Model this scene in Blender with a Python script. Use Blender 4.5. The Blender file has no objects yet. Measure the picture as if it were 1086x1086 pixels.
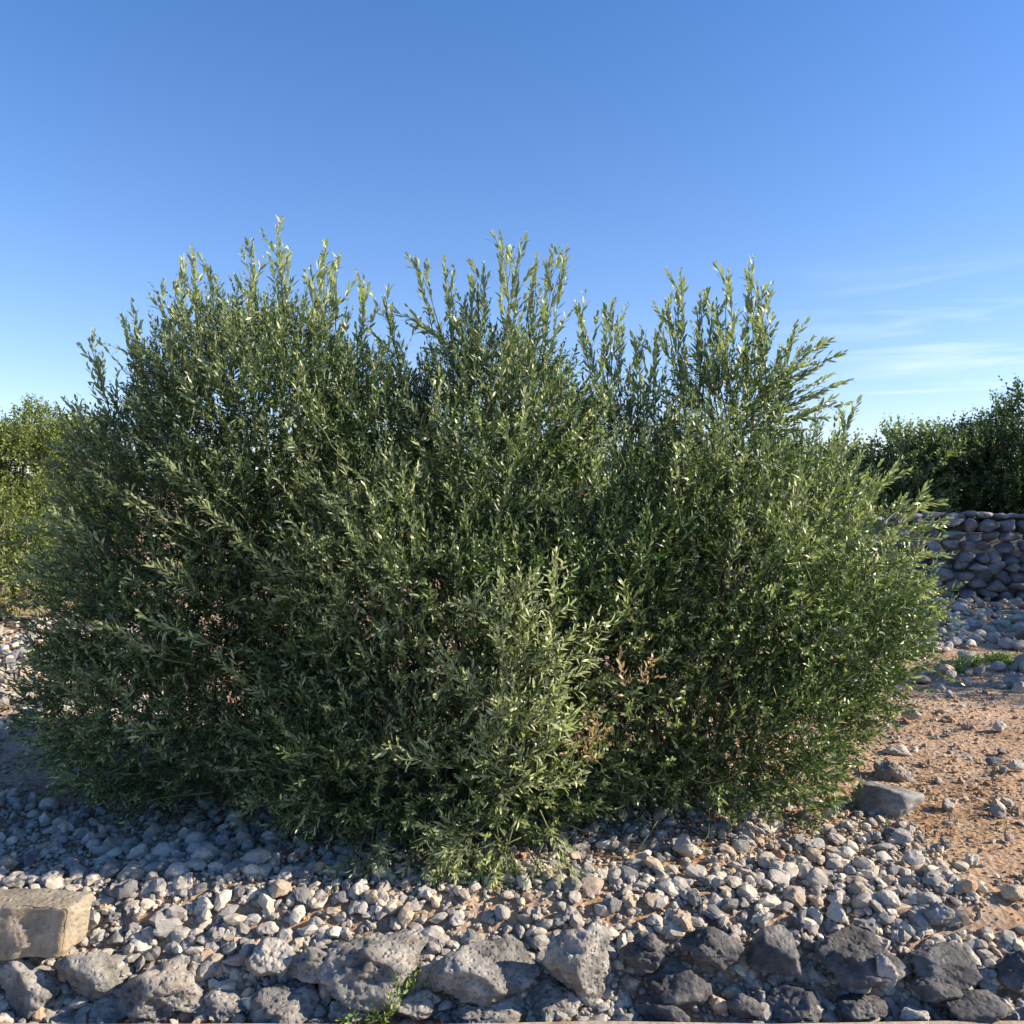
import bpy, bmesh, math, random
import numpy as np
from mathutils import Vector
R = math.radians
random.seed(7); rng = np.random.default_rng(7)
sc = bpy.context.scene
COL = sc.collection

# ------------------------------------------------------------------ camera, sky, sun, exposure
F, HZ, CH = 900.0, 520.0, 1.35          # focal length and horizon in photo pixels, eye height over the gravel
cam = bpy.data.objects.new('camera', bpy.data.cameras.new('camera'))
COL.objects.link(cam); sc.camera = cam
cam.location = (0, 0, CH); cam.rotation_euler = (R(90), 0, 0)
cam.data.sensor_width = 36; cam.data.lens = 36*F/1086
cam.data.shift_y = -(543-HZ)/1086
cam.data.clip_start = 0.05; cam.data.clip_end = 3000

SUN_AZ, SUN_EL = -3.0, 27.0             # azimuth: degrees ahead of due right
w = bpy.data.worlds.new('World'); sc.world = w; w.use_nodes = True
nt = w.node_tree; nt.nodes.clear()
wo = nt.nodes.new('ShaderNodeOutputWorld'); bg = nt.nodes.new('ShaderNodeBackground')
sky = nt.nodes.new('ShaderNodeTexSky'); sky.sky_type = 'NISHITA'; sky.sun_disc = False
sky.sun_elevation = R(SUN_EL); sky.sun_rotation = R(90-SUN_AZ)
sky.air_density = 1.0; sky.dust_density = 0.15; sky.ozone_density = 3.5; sky.altitude = 0
bg.inputs['Strength'].default_value = 0.098
# thin cirrus in the sky itself
tc = nt.nodes.new('ShaderNodeTexCoord'); mp = nt.nodes.new('ShaderNodeMapping')
mp.inputs['Rotation'].default_value = (0, R(14), 0); mp.inputs['Scale'].default_value = (2.2, 2.2, 24)
no = nt.nodes.new('ShaderNodeTexNoise'); no.inputs['Scale'].default_value = 1.7; no.inputs['Detail'].default_value = 7
no.inputs['Roughness'].default_value = 0.55; no.inputs['Distortion'].default_value = 0.5
cr = nt.nodes.new('ShaderNodeValToRGB'); cr.color_ramp.elements[0].position = 0.50; cr.color_ramp.elements[1].position = 0.80
sep = nt.nodes.new('ShaderNodeSeparateXYZ')
def mr(a, b, c, d):
    m = nt.nodes.new('ShaderNodeMapRange'); m.interpolation_type = 'SMOOTHSTEP'
    for k, v in zip(('From Min', 'From Max', 'To Min', 'To Max'), (a, b, c, d)): m.inputs[k].default_value = v
    return m
def mul(a, b):
    m = nt.nodes.new('ShaderNodeMath'); m.operation = 'MULTIPLY'; nt.links.new(a, m.inputs[0])
    if isinstance(b, float): m.inputs[1].default_value = b
    else: nt.links.new(b, m.inputs[1])
    return m.outputs[0]
ze, zl, xr = mr(0.15, 0.27, 1, 0), mr(0.03, 0.10, 0, 1), mr(0.22, 0.46, 0, 1)
L = nt.links.new
L(tc.outputs['Generated'], mp.inputs['Vector']); L(mp.outputs[0], no.inputs['Vector']); L(no.outputs[0], cr.inputs[0])
L(tc.outputs['Generated'], sep.inputs[0]); L(sep.outputs['Z'], ze.inputs['Value']); L(sep.outputs['Z'], zl.inputs['Value']); L(sep.outputs['X'], xr.inputs['Value'])
mask = mul(mul(mul(cr.outputs['Color'], ze.outputs[0]), mul(zl.outputs[0], xr.outputs[0])), 0.55)
mx = nt.nodes.new('ShaderNodeMix'); mx.data_type = 'RGBA'; mx.inputs['B'].default_value = (6.2, 6.6, 7.4, 1)
hs = nt.nodes.new('ShaderNodeHueSaturation'); hs.inputs['Saturation'].default_value = 1.0
tr = nt.nodes.new('ShaderNodeValToRGB'); tm = nt.nodes.new('ShaderNodeMix'); tm.data_type = 'RGBA'; tm.blend_type = 'MULTIPLY'; tm.inputs['Factor'].default_value = 1
te = tr.color_ramp.elements; te[0].position = 0.0; te[0].color = (1.0, .93, 1.06, 1); te[1].position = .55; te[1].color = (.55, .84, 1.15, 1)
L(tc.outputs['Generated'], sep.inputs[0]); L(sep.outputs['Z'], tr.inputs[0]); L(tr.outputs[0], tm.inputs['B']); L(sky.outputs[0], tm.inputs['A']); L(tm.outputs['Result'], hs.inputs['Color'])
L(mask, mx.inputs['Factor']); L(hs.outputs[0], mx.inputs['A']); L(mx.outputs['Result'], bg.inputs['Color']); L(bg.outputs[0], wo.inputs['Surface'])

sd = bpy.data.lights.new('sun', 'SUN'); sd.energy = 5.0; sd.angle = R(0.5); sd.color = (1.0, 0.87, 0.70)
so = bpy.data.objects.new('sun', sd); COL.objects.link(so)
sdir = Vector((math.cos(R(SUN_AZ))*math.cos(R(SUN_EL)), math.sin(R(SUN_AZ))*math.cos(R(SUN_EL)), math.sin(R(SUN_EL))))
so.rotation_euler = sdir.to_track_quat('Z', 'Y').to_euler(); so.location = (8, 3, 6)
sc.view_settings.view_transform = 'Standard'; sc.view_settings.look = 'None'
sc.view_settings.exposure = 1.0; sc.view_settings.gamma = 1.0

# ------------------------------------------------------------------ helpers
def at(px, py, Y): return np.array([(px-543)/F*Y, Y, CH-(py-HZ)/F*Y])
def tag(o, label=None, cat=None, group=None, kind=None):
    if label: o['label'] = label
    if cat: o['category'] = cat
    if group: o['group'] = group
    if kind: o['kind'] = kind
    return o
def empty(name, loc=(0, 0, 0), rz=0):
    o = bpy.data.objects.new(name, None); COL.objects.link(o); o.location = loc; o.rotation_euler = (0, 0, rz); o.empty_display_size = .1
    return o
def mesh_np(name, V, faces, mat=None, parent=None, smooth=False, attr=None, link=True, mats=None):
    """faces: list of (k-gon int arrays of shape (n,k))"""
    me = bpy.data.meshes.new(name)
    V = np.ascontiguousarray(V, dtype=np.float32)
    me.vertices.add(len(V)); me.vertices.foreach_set('co', V.ravel())
    idx = np.concatenate([f.ravel() for f in faces]).astype(np.int32)
    tot = np.concatenate([np.full(len(f), f.shape[1]) for f in faces]).astype(np.int32)
    st = np.concatenate([[0], np.cumsum(tot)[:-1]]).astype(np.int32)
    me.loops.add(len(idx)); me.loops.foreach_set('vertex_index', idx)
    me.polygons.add(len(tot)); me.polygons.foreach_set('loop_start', st); me.polygons.foreach_set('loop_total', tot)
    me.update(calc_edges=True)
    me.polygons.foreach_set('use_smooth', np.full(len(tot), smooth))
    if attr is not None:
        a = me.attributes.new('tint', 'FLOAT', 'POINT'); a.data.foreach_set('value', np.ascontiguousarray(attr, dtype=np.float32))
    if mat: me.materials.append(mat)
    me.validate()
    if not link: return me
    o = bpy.data.objects.new(name, me); COL.objects.link(o); o.parent = parent
    return o
# value noise
def _h(i, j, k, s):
    n = (i*374761393 + j*668265263 + k*2147483647 + s*1274126177) & 0xffffffff
    n = ((n ^ (n >> 13))*1274126177) & 0xffffffff
    n = (n ^ (n >> 16)) & 0xffffffff
    return n/4294967295.0*2-1
def vnoise(P, s=0):
    P = np.asarray(P, dtype=float); I = np.floor(P).astype(np.int64); f = P-I; u = f*f*(3-2*f)
    r = 0
    for a in (0, 1):
        for b in (0, 1):
            for c in (0, 1):
                wgt = (u[:, 0] if a else 1-u[:, 0])*(u[:, 1] if b else 1-u[:, 1])*(u[:, 2] if c else 1-u[:, 2])
                r = r + wgt*_h(I[:, 0]+a, I[:, 1]+b, I[:, 2]+c, s)
    return r
def fbm(P, o=4, s=0, g=.5):
    P = np.asarray(P, dtype=float); r = 0; a = 1
    for k in range(o): r = r+a*vnoise(P*2**k+17.3*k, s+k); a *= g
    return r
def unit(v): return v/np.maximum(np.linalg.norm(v, axis=-1, keepdims=True), 1e-9)

# ------------------------------------------------------------------ materials
def newmat(name):
    m = bpy.data.materials.new(name); m.use_nodes = True; n = m.node_tree; n.nodes.clear()
    out = n.nodes.new('ShaderNodeOutputMaterial'); b = n.nodes.new('ShaderNodeBsdfPrincipled')
    n.links.new(b.outputs[0], out.inputs['Surface']); b.inputs['Roughness'].default_value = .9
    b.inputs['Specular IOR Level'].default_value = .3
    return m, n, b, out
def nd(n, t, **k):
    x = n.nodes.new(t)
    for a, v in k.items():
        if a in x.inputs: x.inputs[a].default_value = v
        else: setattr(x, a, v)
    return x
def ramp(n, fac, stops):
    r = n.nodes.new('ShaderNodeValToRGB'); e = r.color_ramp.elements
    while len(e) < len(stops): e.new(.5)
    for q, (p, c) in zip(e, stops): q.position = p; q.color = (*c, 1)
    n.links.new(fac, r.inputs[0]); return r.outputs[0]
def mixc(n, f, a, b, mode='MIX'):
    m = n.nodes.new('ShaderNodeMix'); m.data_type = 'RGBA'; m.blend_type = mode
    for s, v in (('Factor', f), ('A', a), ('B', b)):
        if isinstance(v, (float, int)): m.inputs[s].default_value = v
        elif isinstance(v, tuple): m.inputs[s].default_value = (*v, 1)
        else: n.links.new(v, m.inputs[s])
    return m.outputs['Result']

def rock_mat(name, c0, c1, c2, scale=1.0, stain=.35, pits=1.0, bump=1.0, use_tint=False):
    """pitted limestone: weather-dark crust, pale scars, ochre stains, solution pits"""
    m, n, b, out = newmat(name)
    tcn = nd(n, 'ShaderNodeTexCoord'); oi = nd(n, 'ShaderNodeObjectInfo')
    off = nd(n, 'ShaderNodeVectorMath', operation='ADD'); n.links.new(tcn.outputs['Object'], off.inputs[0])
    cm = nd(n, 'ShaderNodeCombineXYZ'); mm = nd(n, 'ShaderNodeMath', operation='MULTIPLY'); mm.inputs[1].default_value = 37.0
    n.links.new(oi.outputs['Random'], mm.inputs[0]); n.links.new(mm.outputs[0], cm.inputs[0]); n.links.new(cm.outputs[0], off.inputs[1])
    v = off.outputs[0]
    n1 = nd(n, 'ShaderNodeTexNoise', Scale=9*scale, Detail=8, Roughness=.62); n.links.new(v, n1.inputs['Vector'])
    n2 = nd(n, 'ShaderNodeTexNoise', Scale=45*scale, Detail=6, Roughness=.7); n.links.new(v, n2.inputs['Vector'])
    n3 = nd(n, 'ShaderNodeTexNoise', Scale=5*scale, Detail=5, Roughness=.6, Distortion=.6); n.links.new(v, n3.inputs['Vector'])
    vo = nd(n, 'ShaderNodeTexVoronoi', Scale=55*scale); n.links.new(v, vo.inputs['Vector'])
    col = ramp(n, n1.outputs[0], [(.3, c0), (.5, c1), (.72, c2)])
    sp = ramp(n, n2.outputs[0], [(.3, (.55, .55, .56)), (.5, (1, 1, 1)), (.75, (1.25, 1.23, 1.2))])
    col = mixc(n, .8, col, sp, 'MULTIPLY')
    st = ramp(n, n3.outputs[0], [(.52, (0, 0, 0)), (.7, (1, 1, 1))])
    sm = nd(n, 'ShaderNodeMath', operation='MULTIPLY'); sm.inputs[1].default_value = stain; n.links.new(st, sm.inputs[0])
    col = mixc(n, sm.outputs[0], col, mixc(n, 1.0, col, (1.1, .72, .45), 'MULTIPLY'))
    if use_tint:
        a = nd(n, 'ShaderNodeAttribute', attribute_name='tint')
        tn = ramp(n, a.outputs['Fac'], [(0, (.62, .63, .66)), (.35, (.9, .89, .88)), (.7, (1.15, 1.1, 1.02)), (.9, (1.5, 1.42, 1.25)), (1, (1.1, .8, .58))])
        col = mixc(n, 1.0, col, tn, 'MULTIPLY')
    n.links.new(col, b.inputs['Base Color'])
    ad = nd(n, 'ShaderNodeMath', operation='ADD'); n.links.new(n2.outputs[0], ad.inputs[0])
    pt = ramp(n, vo.outputs['Distance'], [(.0, (0, 0, 0)), (.45, (1, 1, 1))])
    pm = nd(n, 'ShaderNodeMath', operation='MULTIPLY'); pm.inputs[1].default_value = .5*pits; n.links.new(pt, pm.inputs[0]); n.links.new(pm.outputs[0], ad.inputs[1])
    bp = nd(n, 'ShaderNodeBump', Strength=.75*bump, Distance=.008/scale); n.links.new(ad.outputs[0], bp.inputs['Height']); n.links.new(bp.outputs[0], b.inputs['Normal'])
    b.inputs['Roughness'].default_value = .92
    return m
M_ROCK = rock_mat('weathered_limestone', (.10, .097, .09), (.25, .24, .22), (.50, .475, .42), 1, .35, 1.5, 1.8)
M_SHADED = rock_mat('shade_darkened_limestone', (.045, .045, .047), (.10, .098, .097), (.25, .24, .225), 1, .25, 1.2, 1.3)  # same limestone, with the shade on the right-hand rocks worked into the colour
M_BLOCK = rock_mat('tan_limestone_block', (.17, .145, .11), (.29, .25, .185), (.45, .39, .30), .9, .5, .9, 1.3)
M_STONE = {
 'pale': rock_mat('pale_stone', (.37, .34, .29), (.49, .46, .40), (.62, .58, .50), 1.4, .3, .4, .6),
 'grey': rock_mat('grey_stone', (.24, .23, .215), (.34, .325, .30), (.47, .45, .40), 1.4, .3, .5, .7),
 'dark grey': rock_mat('dark_grey_stone', (.12, .12, .125), (.21, .21, .21), (.33, .32, .30), 1.4, .2, .6, .8),
 'tan': rock_mat('tan_stone', (.27, .21, .15), (.40, .33, .25), (.52, .45, .36), 1.4, .5, .4, .6)}
M_GRAVEL = rock_mat('loose_limestone_gravel', (.25, .23, .20), (.39, .365, .32), (.55, .515, .45), 1.4, .3, .4, .6, True)
M_WALL = rock_mat('wall_limestone', (.12, .125, .135), (.23, .235, .245), (.40, .40, .40), .7, .2, .6, .8, True)

def soil_mat():
    m, n, b, out = newmat('stony_soil')
    tcn = nd(n, 'ShaderNodeTexCoord'); v = tcn.outputs['Object']
    a = nd(n, 'ShaderNodeTexNoise', Scale=2.4, Detail=10, Roughness=.72); n.links.new(v, a.inputs['Vector'])
    c = nd(n, 'ShaderNodeTexNoise', Scale=38, Detail=8, Roughness=.75); n.links.new(v, c.inputs['Vector'])
    d = nd(n, 'ShaderNodeTexVoronoi', Scale=42); n.links.new(v, d.inputs['Vector'])
    e = nd(n, 'ShaderNodeTexNoise', Scale=4.5, Detail=6, Roughness=.7); n.links.new(v, e.inputs['Vector'])
    col = ramp(n, a.outputs[0], [(.3, (.28, .165, .095)), (.5, (.43, .285, .175)), (.7, (.54, .41, .28))])
    gr = ramp(n, c.outputs[0], [(.28, (.42, .38, .36)), (.5, (1, 1, 1)), (.72, (1.45, 1.4, 1.3))])
    col = mixc(n, .9, col, gr, 'MULTIPLY')
    col = mixc(n, ramp(n, e.outputs[0], [(.5, (0, 0, 0)), (.68, (.7, .7, .7))]), col, (.33, .30, .26))
    n.links.new(col, b.inputs['Base Color'])
    ad = nd(n, 'ShaderNodeMath', operation='ADD'); n.links.new(c.outputs[0], ad.inputs[0]); n.links.new(d.outputs['Distance'], ad.inputs[1])
    bp = nd(n, 'ShaderNodeBump', Strength=.9, Distance=.012); n.links.new(ad.outputs[0], bp.inputs['Height']); n.links.new(bp.outputs[0], b.inputs['Normal'])
    return m
M_SOIL = soil_mat()

def leaf_mat(name, top, young, under, trans=.25, rough=.38):
    m, n, b, out = newmat(name)
    a = nd(n, 'ShaderNodeAttribute', attribute_name='tint'); g = nd(n, 'ShaderNodeNewGeometry')
    c = ramp(n, a.outputs['Fac'], [(0, tuple(x*.65 for x in top)), (.4, top), (.7, tuple((a*.55+b*.45) for a, b in zip(top, young))), (1, young)])
    cu = mixc(n, .75, c, under)
    col = mixc(n, g.outputs['Backfacing'], c, cu)
    n.links.new(col, b.inputs['Base Color']); b.inputs['Roughness'].default_value = rough; b.inputs['Specular IOR Level'].default_value = .5
    t = nd(n, 'ShaderNodeBsdfTranslucent'); n.links.new(mixc(n, 1.0, c, (1.5, 1.7, .7), 'MULTIPLY'), t.inputs['Color'])
    ms = nd(n, 'ShaderNodeMixShader'); ms.inputs[0].default_value = trans
    n.links.new(b.outputs[0], ms.inputs[1]); n.links.new(t.outputs[0], ms.inputs[2]); n.links.new(ms.outputs[0], out.inputs['Surface'])
    return m
M_OLIVE = leaf_mat('olive_leaf', (.040, .084, .018), (.48, .51, .28), (.21, .26, .15), .26, .40)
M_OLIVE2 = leaf_mat('far_olive_leaf', (.055, .092, .026), (.26, .30, .12), (.19, .23, .13), .3, .5)
M_PINE = leaf_mat('yellow_green_leaf', (.065, .105, .024), (.21, .245, .06), (.13, .16, .05), .3, .5)
M_DEADLEAF = leaf_mat('dry_leaf', (.33, .21, .12), (.52, .38, .24), (.4, .28, .17), .2, .7)
M_WEED = leaf_mat('weed_leaf', (.10, .16, .03), (.24, .32, .08), (.15, .2, .06), .3, .5)
M_STRAW = leaf_mat('straw', (.36, .25, .14), (.58, .45, .28), (.45, .33, .2), .1, .8)
def bark(name, c0, c1):
    m, n, b, out = newmat(name); tcn = nd(n, 'ShaderNodeTexCoord')
    a = nd(n, 'ShaderNodeTexNoise', Scale=40, Detail=5); n.links.new(tcn.outputs['Object'], a.inputs['Vector'])
    n.links.new(ramp(n, a.outputs[0], [(.3, c0), (.7, c1)]), b.inputs['Base Color'])
    bp = nd(n, 'ShaderNodeBump', Strength=.7, Distance=.006); n.links.new(a.outputs[0], bp.inputs['Height']); n.links.new(bp.outputs[0], b.inputs['Normal'])
    return m
M_BARK = bark('grey_bark', (.09, .075, .06), (.26, .23, .19))
M_TWIG = bark('green_grey_twig', (.07, .085, .03), (.16, .17, .08))

# ------------------------------------------------------------------ plants
def tubes(paths, radii, sides=4):
    """paths (n,k,3), radii (n,k)"""
    n, k, _ = paths.shape
    T = np.empty_like(paths); T[:, 1:-1] = paths[:, 2:]-paths[:, :-2]; T[:, 0] = paths[:, 1]-paths[:, 0]; T[:, -1] = paths[:, -1]-paths[:, -2]
    T = unit(T); ref = np.where(np.abs(T[..., 2:3]) < .9, np.array([0, 0, 1.]), np.array([1., 0, 0]))
    U = unit(np.cross(T, ref)); W = np.cross(T, U)
    an = np.arange(sides)*2*math.pi/sides
    V = paths[:, :, None, :]+radii[:, :, None, None]*(U[:, :, None, :]*np.cos(an)[None, None, :, None]+W[:, :, None, :]*np.sin(an)[None, None, :, None])
    V = V.reshape(-1, 3)
    i = np.arange(n)[:, None, None]*k*sides; j = np.arange(k-1)[None, :, None]*sides; s = np.arange(sides)[None, None, :]; s2 = (s+1) % sides
    Fc = np.stack([i+j+s, i+j+s2, i+j+sides+s2, i+j+sides+s], -1).reshape(-1, 4)
    return V, Fc
def leaves_geo(P, D, N, Ln, Wd, tint):
    n = len(P); D = unit(D); N = unit(N-D*np.sum(N*D, -1, keepdims=True)); S = np.cross(D, N)
    Ln = Ln[:, None]; Wd = Wd[:, None]; bend = rng.normal(.07, .10, (n, 1))*Ln; tw = rng.normal(0, .25, (n, 1))
    S2 = unit(S+N*tw)
    st = [P, P+D*Ln*.34+S*Wd*.5+N*bend*.25, P+D*Ln*.34-S*Wd*.5+N*bend*.25,
          P+D*Ln*.70+S2*Wd*.42-N*bend*.1, P+D*Ln*.70-S2*Wd*.42-N*bend*.1, P+D*Ln-N*bend]
    V = np.stack(st, 1).reshape(-1, 3); b = np.arange(n)[:, None]*6
    F3 = np.concatenate([b+np.array([[0, 1, 2]]), b+np.array([[3, 5, 4]])]); F4 = b+np.array([[1, 3, 4, 2]])
    return V, F3, F4, np.repeat(tint, 6)
def shoots(P0, D0, Ln, curve, spacing=.017, leaf=(.046, .008), width=(.0115, .0018), ang=(42, 9), young=None, maxn=22):
    """leafy shoots; returns leaf arrays and twig paths"""
    n = len(P0); D0 = unit(D0); nn = np.clip((Ln/spacing).astype(int), 3, maxn)
    k = np.arange(maxn)[None, :]; t = np.minimum((k+1)/nn[:, None], 1.0); ok = (k < nn[:, None])
    c = curve[:, None, :]; Lx = Ln[:, None, None]
    pos = P0[:, None, :]+D0[:, None, :]*Lx*t[..., None]+c*Lx*(t**2)[..., None]
    T = unit(D0[:, None, :]+2*c*t[..., None])
    rv = unit(rng.normal(size=(n, 3)))[:, None, :]
    U = unit(np.cross(T, rv)); W = np.cross(T, U)
    ph = (k*math.pi/2+rng.normal(0, .35, (n, maxn)))
    out = []
    for sgn in (0, math.pi):
        a = R(ang[0])-R(14)*t+np.radians(rng.normal(0, ang[1], (n, maxn)))
        U2 = U*np.cos(ph+sgn)[..., None]+W*np.sin(ph+sgn)[..., None]
        D = T*np.cos(a)[..., None]+U2*np.sin(a)[..., None]; N = T*np.sin(a)[..., None]-U2*np.cos(a)[..., None]
        N = N+rng.normal(0, .35, N.shape)
        sz = (1-.55*np.clip((t-.72)/.28, 0, 1))*(.75+.25*np.clip(t*4, 0, 1))
        l = np.clip(rng.normal(leaf[0], leaf[1], (n, maxn)), leaf[0]*.5, leaf[0]*1.6)*sz; wd = rng.normal(width[0], width[1], (n, maxn))*(.6+.4*sz)
        y = (young if young is not None else np.full(n, .35))[:, None]
        tint = np.clip(y+.40*np.clip(t-.4, 0, 1)+rng.normal(0, .15, (n, maxn))+.55*(rng.random((n, maxn)) > .91), 0, 1)
        keep = ok & (rng.random((n, maxn)) > .07)
        out.append((pos[keep], D[keep], N[keep], l[keep], wd[keep], tint[keep]))
    L6 = [np.concatenate([o[i] for o in out]) for i in range(6)]
    tt = np.linspace(0, 1, 5)[None, :, None]
    path = P0[:, None, :]+D0[:, None, :]*Lx*tt+c*Lx*tt**2
    rad = np.linspace(.0017, .0006, 5)[None, :]*np.ones((n, 1))*np.clip(Ln/.22, .7, 1.6)[:, None]
    return L6, path, rad
class Plant:
    def __init__(s): s.lv = []; s.path = []; s.rad = []
    def add(s, r): s.lv.append(r[0]); s.path.append(r[1]); s.rad.append(r[2])
    def foliage(s, name, mat, parent):
        L6 = [np.concatenate([l[i] for l in s.lv]) for i in range(6)]
        V, F3, F4, t = leaves_geo(*L6); return mesh_np(name, V, [F3, F4], mat, parent, False, t)
    def twigs(s, name, mat, parent, sides=3):
        V, Fc = tubes(np.concatenate(s.path), np.concatenate(s.rad), sides); return mesh_np(name, V, [Fc], mat, parent, True)
def curve_path(a, b, bow, k=9, wob=.03):
    t = np.linspace(0, 1, k)[:, None]; a = np.array(a, float); b = np.array(b, float)
    p = a+(b-a)*t+np.array(bow)*(4*t*(1-t))
    return p+rng.normal(0, wob, p.shape)*np.sin(t*math.pi)

def fill_crown(pl, ell, n, zmin=.03, shell=.70, inner=.22, noise=(2.6, .16), gap=(-.32, 3.4), lrange=(.12, .30), up=.75, dens=None, younger=.3, seed=3, spacing=.017, rnd=.38, **kw):
    """scatter leafy shoots through the shell of a union of ellipsoids ((c),(r))"""
    C = np.array([e[0] for e in ell], float); Rr = np.array([e[1] for e in ell], float)
    lo = (C-Rr).min(0)-.05; hi = (C+Rr).max(0)+.05; lo[2] = max(lo[2], zmin)
    P = lo+(hi-lo)*rng.random((n, 3))
    q = np.linalg.norm((P[:, None, :]-C[None])/Rr[None], axis=-1)
    i = q.argmin(1); s = q.min(1)
    s = s+fbm(P*noise[0], 3, seed)*noise[1]+.02
    k = (s < 1) & ((s > shell) | (rng.random(n) < inner))
    k &= (fbm(P*gap[1], 2, seed+50) > gap[0]) | (rng.random(n) < .25)
    if dens is not None: k &= rng.random(n) < dens(P)
    P, i, s = P[k], i[k], s[k]
    out = unit((P-C[i])/Rr[i]**2)
    upv = np.array([0, 0, 1.])
    low = np.clip(1-P[:, 2:3]/.40, 0, 1)
    D = unit(out*1.0+upv*up*(1-.9*low)+rng.normal(0, rnd, P.shape))
    D[:, 2] = np.where(P[:, 2] < .18, np.abs(D[:, 2])*.3, D[:, 2])
    Ln = rng.uniform(*lrange, len(P))*(1-.35*low[:, 0])
    cv = upv[None]*rng.normal(.16, .16, (len(P), 1))-upv[None]*.25*low+rng.normal(0, .10, P.shape)
    yg = np.clip(younger+.22*fbm(P*1.9, 2, seed+9)+.12*(s > .85), 0, 1)
    # tufts of bright new growth gathered at the tips
    pl.add(shoots(P, D, Ln, cv, young=yg, **dict(dict(spacing=spacing), **kw)))
    return P
def leader(pl, base, tip, nside=7, side=(.10, .22), bow=0.0, young=.6, spread=34, start=.25, r0=.004, twl=None, **kw):
    """a leading branch from base to tip that carries side shoots and ends in a leafy shoot"""
    base = np.array(base, float); tip = np.array(tip, float); d = tip-base; Lg = np.linalg.norm(d); u = d/Lg
    b = rng.normal(0, 1, 3); b = unit(b-u*np.dot(b, u)); bw = b*bow*Lg
    n = 12; t = np.linspace(0, 1, n)[:, None]; path = base+d*t+bw*4*t*(1-t)
    pl.path.append(resample(path, 5)[None]); pl.rad.append(np.linspace(r0, .0012, 5)[None])
    ts = np.linspace(start, .90, nside)+rng.uniform(-.03, .03, nside)
    P = np.array([base+d*x+bw*4*x*(1-x) for x in ts]); az = np.arange(nside)*2.4+rng.uniform(0, 6)
    ref = np.array([0, 0, 1.]) if abs(u[2]) < .9 else np.array([1., 0, 0]); U = unit(np.cross(u, ref)); W = np.cross(u, U)
    sa = np.radians(rng.normal(spread, 8, nside))[:, None]
    D = u*np.cos(sa)+(U*np.cos(az)[:, None]+W*np.sin(az)[:, None])*np.sin(sa)
    Ln = np.interp(ts, [start, 1], [side[1], side[0]])*rng.uniform(.8, 1.15, nside)
    Ln = np.minimum(Ln, (1.0-ts)*Lg+side[0]*.55)
    pl.add(shoots(P, D, Ln, unit(u[None]+np.zeros((nside, 3)))*.2, young=np.full(nside, young), **kw))
    tl = min(Lg*.75, .34); c = np.zeros((1, 3)); p0 = tip-u*tl
    pl.add(shoots(p0[None], u[None], np.array([tl]), c, young=np.array([young]), **kw))
def resample(p, k):
    i = np.linspace(0, len(p)-1, k); a = np.floor(i).astype(int); b = np.minimum(a+1, len(p)-1); f = (i-a)[:, None]
    return p[a]*(1-f)+p[b]*f

# ------------------------------------------------------------------ rocks
ICO = {}
def ico(sub):
    if sub not in ICO:
        bm = bmesh.new(); bmesh.ops.create_icosphere(bm, subdivisions=sub, radius=1)
        ICO[sub] = (np.array([v.co[:] for v in bm.verts]), np.array([[v.index for v in f.verts] for f in bm.faces])); bm.free()
    return ICO[sub]
def rock_verts(sub, seed, planes=16, sharp=12, rough=.10, pit=0.0, dims=(1, 1, 1), big=1.6):
    r = np.random.default_rng(seed); V, Fc = ico(sub); D = unit(V)
    n = unit(r.normal(size=(planes, 3))); h = r.uniform(.62, 1.0, planes)
    dn = np.maximum(D@n.T, 1e-3); q = (dn/h)**sharp
    rad = 1/np.maximum(q.sum(1), 1e-9)**(1/sharp); rad = np.minimum(rad, 1.25)
    V = D*rad[:, None]
    V = V+D*(fbm(V*big+seed*3.1, 4 if sub > 3 else 3, seed % 997, .55)*rough)[:, None]
    if pit:
        c = vnoise(V*4.5+seed, 5+seed % 31); c2 = vnoise(V*9+seed, 8+seed % 31)
        V = V-D*(np.clip(c-.28, 0, 1)**.7*.30*pit+np.clip(c2-.25, 0, 1)*.16*pit)[:, None]
        V = V+D*(fbm(V*11, 3, 12)*.022*pit)[:, None]
    V = V/np.abs(V).max(0)
    return V*np.array(dims), Fc

# ================================================================== THE SETTING
def zg(x, y):
    x = np.asarray(x, float); y = np.asarray(y, float)
    P = np.stack([x.ravel(), y.ravel(), np.zeros(x.size)], -1)
    n = fbm(P*1.1, 3, 5).reshape(x.shape)*.022+fbm(P*7, 3, 6).reshape(x.shape)*.007
    s = np.clip((y-2.47)/.42, 0, 1); s = s*s*(3-2*s)
    return -.24*(1-s)+n*s
gx = np.concatenate([-np.geomspace(3.2, 900, 40)[::-1], np.linspace(-3.15, 3.15, 190), np.geomspace(3.2, 900, 40)])
gy = np.concatenate([-np.geomspace(1, 300, 20)[::-1], np.linspace(-.9, 2.4, 10), np.linspace(2.45, 7.5, 190), np.geomspace(7.6, 1500, 50)])
GX, GY = np.meshgrid(gx, gy); GZ = zg(GX, GY)
idx = np.arange(GX.size).reshape(GX.shape)
Fg = np.stack([idx[:-1, :-1], idx[:-1, 1:], idx[1:, 1:], idx[1:, :-1]], -1).reshape(-1, 4)
tag(mesh_np('ground', np.stack([GX.ravel(), GY.ravel(), GZ.ravel()], -1), [Fg], M_SOIL, smooth=True), kind='structure')
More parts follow.
